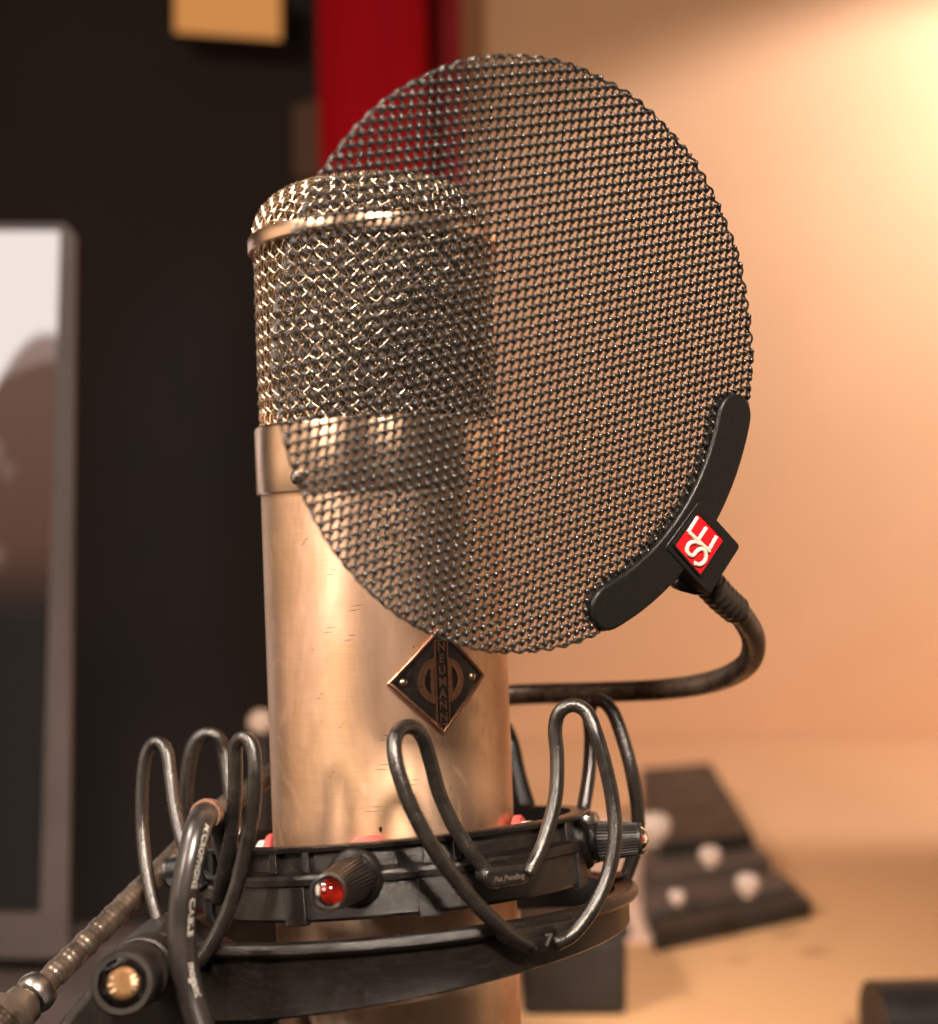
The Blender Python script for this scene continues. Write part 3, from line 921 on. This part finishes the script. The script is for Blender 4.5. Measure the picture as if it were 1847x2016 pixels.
# clips that hold the loops
n33 = np.array([math.sin(math.radians(33)), -math.cos(math.radians(33)), 0.0])
p33 = px(1062, 1845, -53)
def clip(pts, p0, nrm, th, name="loop_clip", bev=.9, m=None):
    P = [ray_plane(x, y, p0, nrm) for x, y in pts]
    g = G(); prism(g, P, -nrm * th)
    return g.build(name, m or M_lyre, mount, sharp=35, bevel=bev)
c7 = clip([(992, 1828), (1010, 1832), (1060, 1826), (1122, 1815), (1142, 1808), (1150, 1824), (1128, 1852), (1112, 1866), (1098, 1868), (1086, 1880), (1060, 1881), (1046, 1872), (1018, 1874), (996, 1858)], p33 + n33 * 2.2, n33, 4.5)
nl = n33; p7 = p33 + n33 * 2.25
def plane_text(body, size, x, y, dirpx, p0, nrm, ex, m, parent, name, spacing=1.0, bold=0.02):
    o = ray_plane(x, y, p0, nrm); q = ray_plane(x + dirpx[0], y + dirpx[1], p0, nrm)
    ax = (q - o) / np.linalg.norm(q - o); ay = np.cross(nrm, ax)
    if ay[2] < 0: ay = -ay
    g = text_geo(body, size, ex, basis(o, ax, ay, nrm), spacing=spacing, bold=bold)
    return g.build(name, m, parent, False)
g = G()
o7 = ray_plane(1078, 1851, p7, n33)
lathe(g, [(.01, .12), (2.3, .12), (2.9, -.05)], basis(o7, (math.cos(math.radians(33)), math.sin(math.radians(33)), 0), (0, 0, 1.15), n33), 32)
g.build("number_boss", M_ring, c7)
plane_text("7", 3.9, 1079, 1852, (100, -12), p7 + n33 * .2, n33, .3, M_raised, c7, "number_seven")
pin = px(1000, 1725, -49)
cp = clip([(958, 1712), (1040, 1702), (1056, 1716), (1040, 1740), (968, 1752), (952, 1732)], pin + n33 * 2.0, n33, 4.5)
plane_text("Pat Pending", 1.75, 1003, 1728, (100, -14), pin + n33 * 2.1, n33, .2, M_raised, cp, "raised_text", bold=.02)
clip([(330, 1840), (352, 1848), (392, 1880), (400, 1905), (372, 1922), (330, 1890), (316, 1858)], px(360, 1870, -44), np.array([-.6, -.8, 0]), 6)
clip([(1196, 1735), (1240, 1722), (1240, 1764), (1200, 1775)], px(1218, 1750, 6), np.array([.3, -.954, 0]), 6)
clip([(392, 1738), (430, 1748), (436, 1778), (402, 1776)], px(415, 1760, -30), np.array([-.6, -.8, 0]), 5)
# silver lug at the right of the inner ring
g = G()
lathe(g, [(.01, 3), (3.3, 2.7), (3.9, 1.5), (3.9, -7), (3.0, -8.2), (.01, -8.3)], basis(px(1150, 1622, -12), (1, 0, 0), (0, 1, 0), (0.05, 0, 1)), 26)
g.build("ring_lug", M_steel, mount)

# swivel arm and pivot at the lower left
arm = [(320, 1832), (255, 1860), (196, 1902), (160, 1962), (104, 2030), (40, 2110), (330, 2190), (470, 2070), (560, 2010), (520, 1960), (430, 1905), (372, 1872)]
g = G(); prism(g, [px(x, y, -40) for x, y in arm], (0, 22, 0)); g.build("arm", M_arm, mount, sharp=30, bevel=2.2)
pf0, pb0 = px(241, 1936, -84), px(286, 1906, -50)
axv = pf0 - pb0; La = np.linalg.norm(axv); axv /= La
ax1 = np.cross(axv, (0, 0, 1.0)); ax1 /= np.linalg.norm(ax1); ax2 = np.cross(ax1, axv)
if ax2[2] < 0: ax2 = -ax2; ax1 = -ax1
PVM = basis(pb0, ax1, ax2, axv)
prof = [(7.4, -6), (7.4, 6), (7.0, 7), (6.2, 7.4), (6.2, 11.5), (6.9, 12.2), (6.9, 16), (6.4, 16.8), (5.9, 17.2), (5.9, 20.5), (6.5, 21.2), (6.5, La - .8), (6.0, La), (4.9, La), (4.8, La - .4)]
g = G(); lathe(g, prof, PVM, 72)
for i in range(6):      # hexagonal pocket
    pass
piv = g.build("pivot_joint", M_arm, mount, sharp=30)
g = G(); V = []; F = []
for i in range(6):
    a = math.radians(60 * i + 97)
    V.append((4.75 * math.cos(a), 4.75 * math.sin(a), La - .3)); V.append((4.3 * math.cos(a), 4.3 * math.sin(a), La + .15)); V.append((4.1 * math.cos(a), 4.1 * math.sin(a), La - 3))
for i in range(6):
    j = (i + 1) % 6
    F += [(i * 3, j * 3, j * 3 + 1, i * 3 + 1), (i * 3 + 1, j * 3 + 1, j * 3 + 2, i * 3 + 2)]
F.append(tuple(i * 3 + 2 for i in range(6)))
g.add(PVM(np.array(V)), F); g.build("hex_pocket", M_ring, piv, False)
g = G(); lathe(g, [(.01, La - .55), (2.2, La - .5), (3.1, La - .7), (3.45, La - 1.3), (3.5, La - 3)], PVM, 40); bolt = g.build("bolt_head", M_bolt, piv, sharp=0, label="golden bolt head with radial marks")
for a in (148, 186, 207, 28, 352, 322, 170):
    a = math.radians(a); d0, d1 = 1.75, 3.0
    g = G(); tube(g, PVM(np.array([(d0 * math.cos(a), d0 * math.sin(a), La - .45), (d1 * math.cos(a), d1 * math.sin(a), La - .62)])), .24, 8); g.build("bolt_mark", M_mark, bolt)

# ------------------------------------------------------------------ microphone cable
cab = empty("microphone_cable", px(420, 2160, -80), "thick black microphone cable with white print in front of the shock mount", "cable")
cp_ = [(470, 1770, -30), (452, 1690, -32), (436, 1632, -37), (418, 1606, -46), (402, 1606, -56), (390, 1632, -63), (376, 1690, -67), (363, 1760, -69), (358, 1830, -70), (363, 1900, -71), (378, 1965, -72), (402, 2040, -74), (440, 2130, -76)]
cP, ct = resample(catmull([px(*q) for q in cp_], 14), .5)
RC = 2.95
g = G(); tube(g, cP, RC, 28); g.build("cable_jacket", M_cable, cab, sharp=0)
cpx = np.stack([CX + FPX * cP[:, 0] / (DC + cP[:, 1]), CY - FPX * cP[:, 2] / (DC + cP[:, 1])], 1)
T_, _, _ = frames(cP)
front = [i for i in range(len(cP)) if ct[i] > ct[-1] * .30]
def s_at(y): return ct[min(front, key=lambda i: abs(cpx[i, 1] - y))]
def on_cable(s, ang, lift):
    i = np.interp(s, ct, np.arange(len(ct))); i0 = np.floor(i).astype(int); i0 = np.clip(i0, 0, len(ct) - 2); f = (i - i0)[:, None]
    P = cP[i0] * (1 - f) + cP[i0 + 1] * f
    T = T_[i0] * (1 - f) + T_[i0 + 1] * f
    T /= np.linalg.norm(T, axis=1)[:, None]
    n = np.array([0, -1.0, 0]); Nn = n - T * (T @ n)[:, None]; Nn /= np.linalg.norm(Nn, axis=1)[:, None]
    Bn = np.cross(T, Nn)
    Bn *= np.sign(Bn[:, :1])                 # towards +x (right)
    return P + (RC + lift)[:, None] * (np.cos(ang)[:, None] * Nn + np.sin(ang)[:, None] * Bn)
def cable_text(body, y0, y1, size, ang0, name, bold=.03):
    s0, s1 = s_at(y0), s_at(y1)
    raw = text_geo(body, size, .0, lambda V: V, align='LEFT', bold=bold)
    V = raw.verts(); w = V[:, 0].max() - V[:, 0].min(); V[:, 0] -= V[:, 0].min()
    sx = (s1 - s0) / w
    P = on_cable(s0 + V[:, 0] * sx, ang0 + V[:, 1] / RC, np.full(len(V), .03))
    g = G(); g.add(P, raw.f); return g.build(name, M_print, cab, False)
cable_text("MICROPHONE", 1633, 1747, 1.9, math.radians(47), "print_microphone")
cable_text("CABLE", 1767, 1842, 1.9, math.radians(49), "print_cable")
cable_text("mogami", 1893, 1966, 2.3, math.radians(44), "print_maker")
g = G()
tp = [i for i in range(len(cP)) if s_at(1700) - 42 < ct[i] < s_at(1640) - 8 and ct[i] > 8]
i_top = int(np.argmin(cpx[:, 1]))
seg = cP[i_top - 2:i_top + 9]
tube(g, seg, RC + .45 + .12 * np.sin(np.arange(len(seg)) * 2.1), 20); g.build("cable_tie", M_tie, cab, sharp=40)
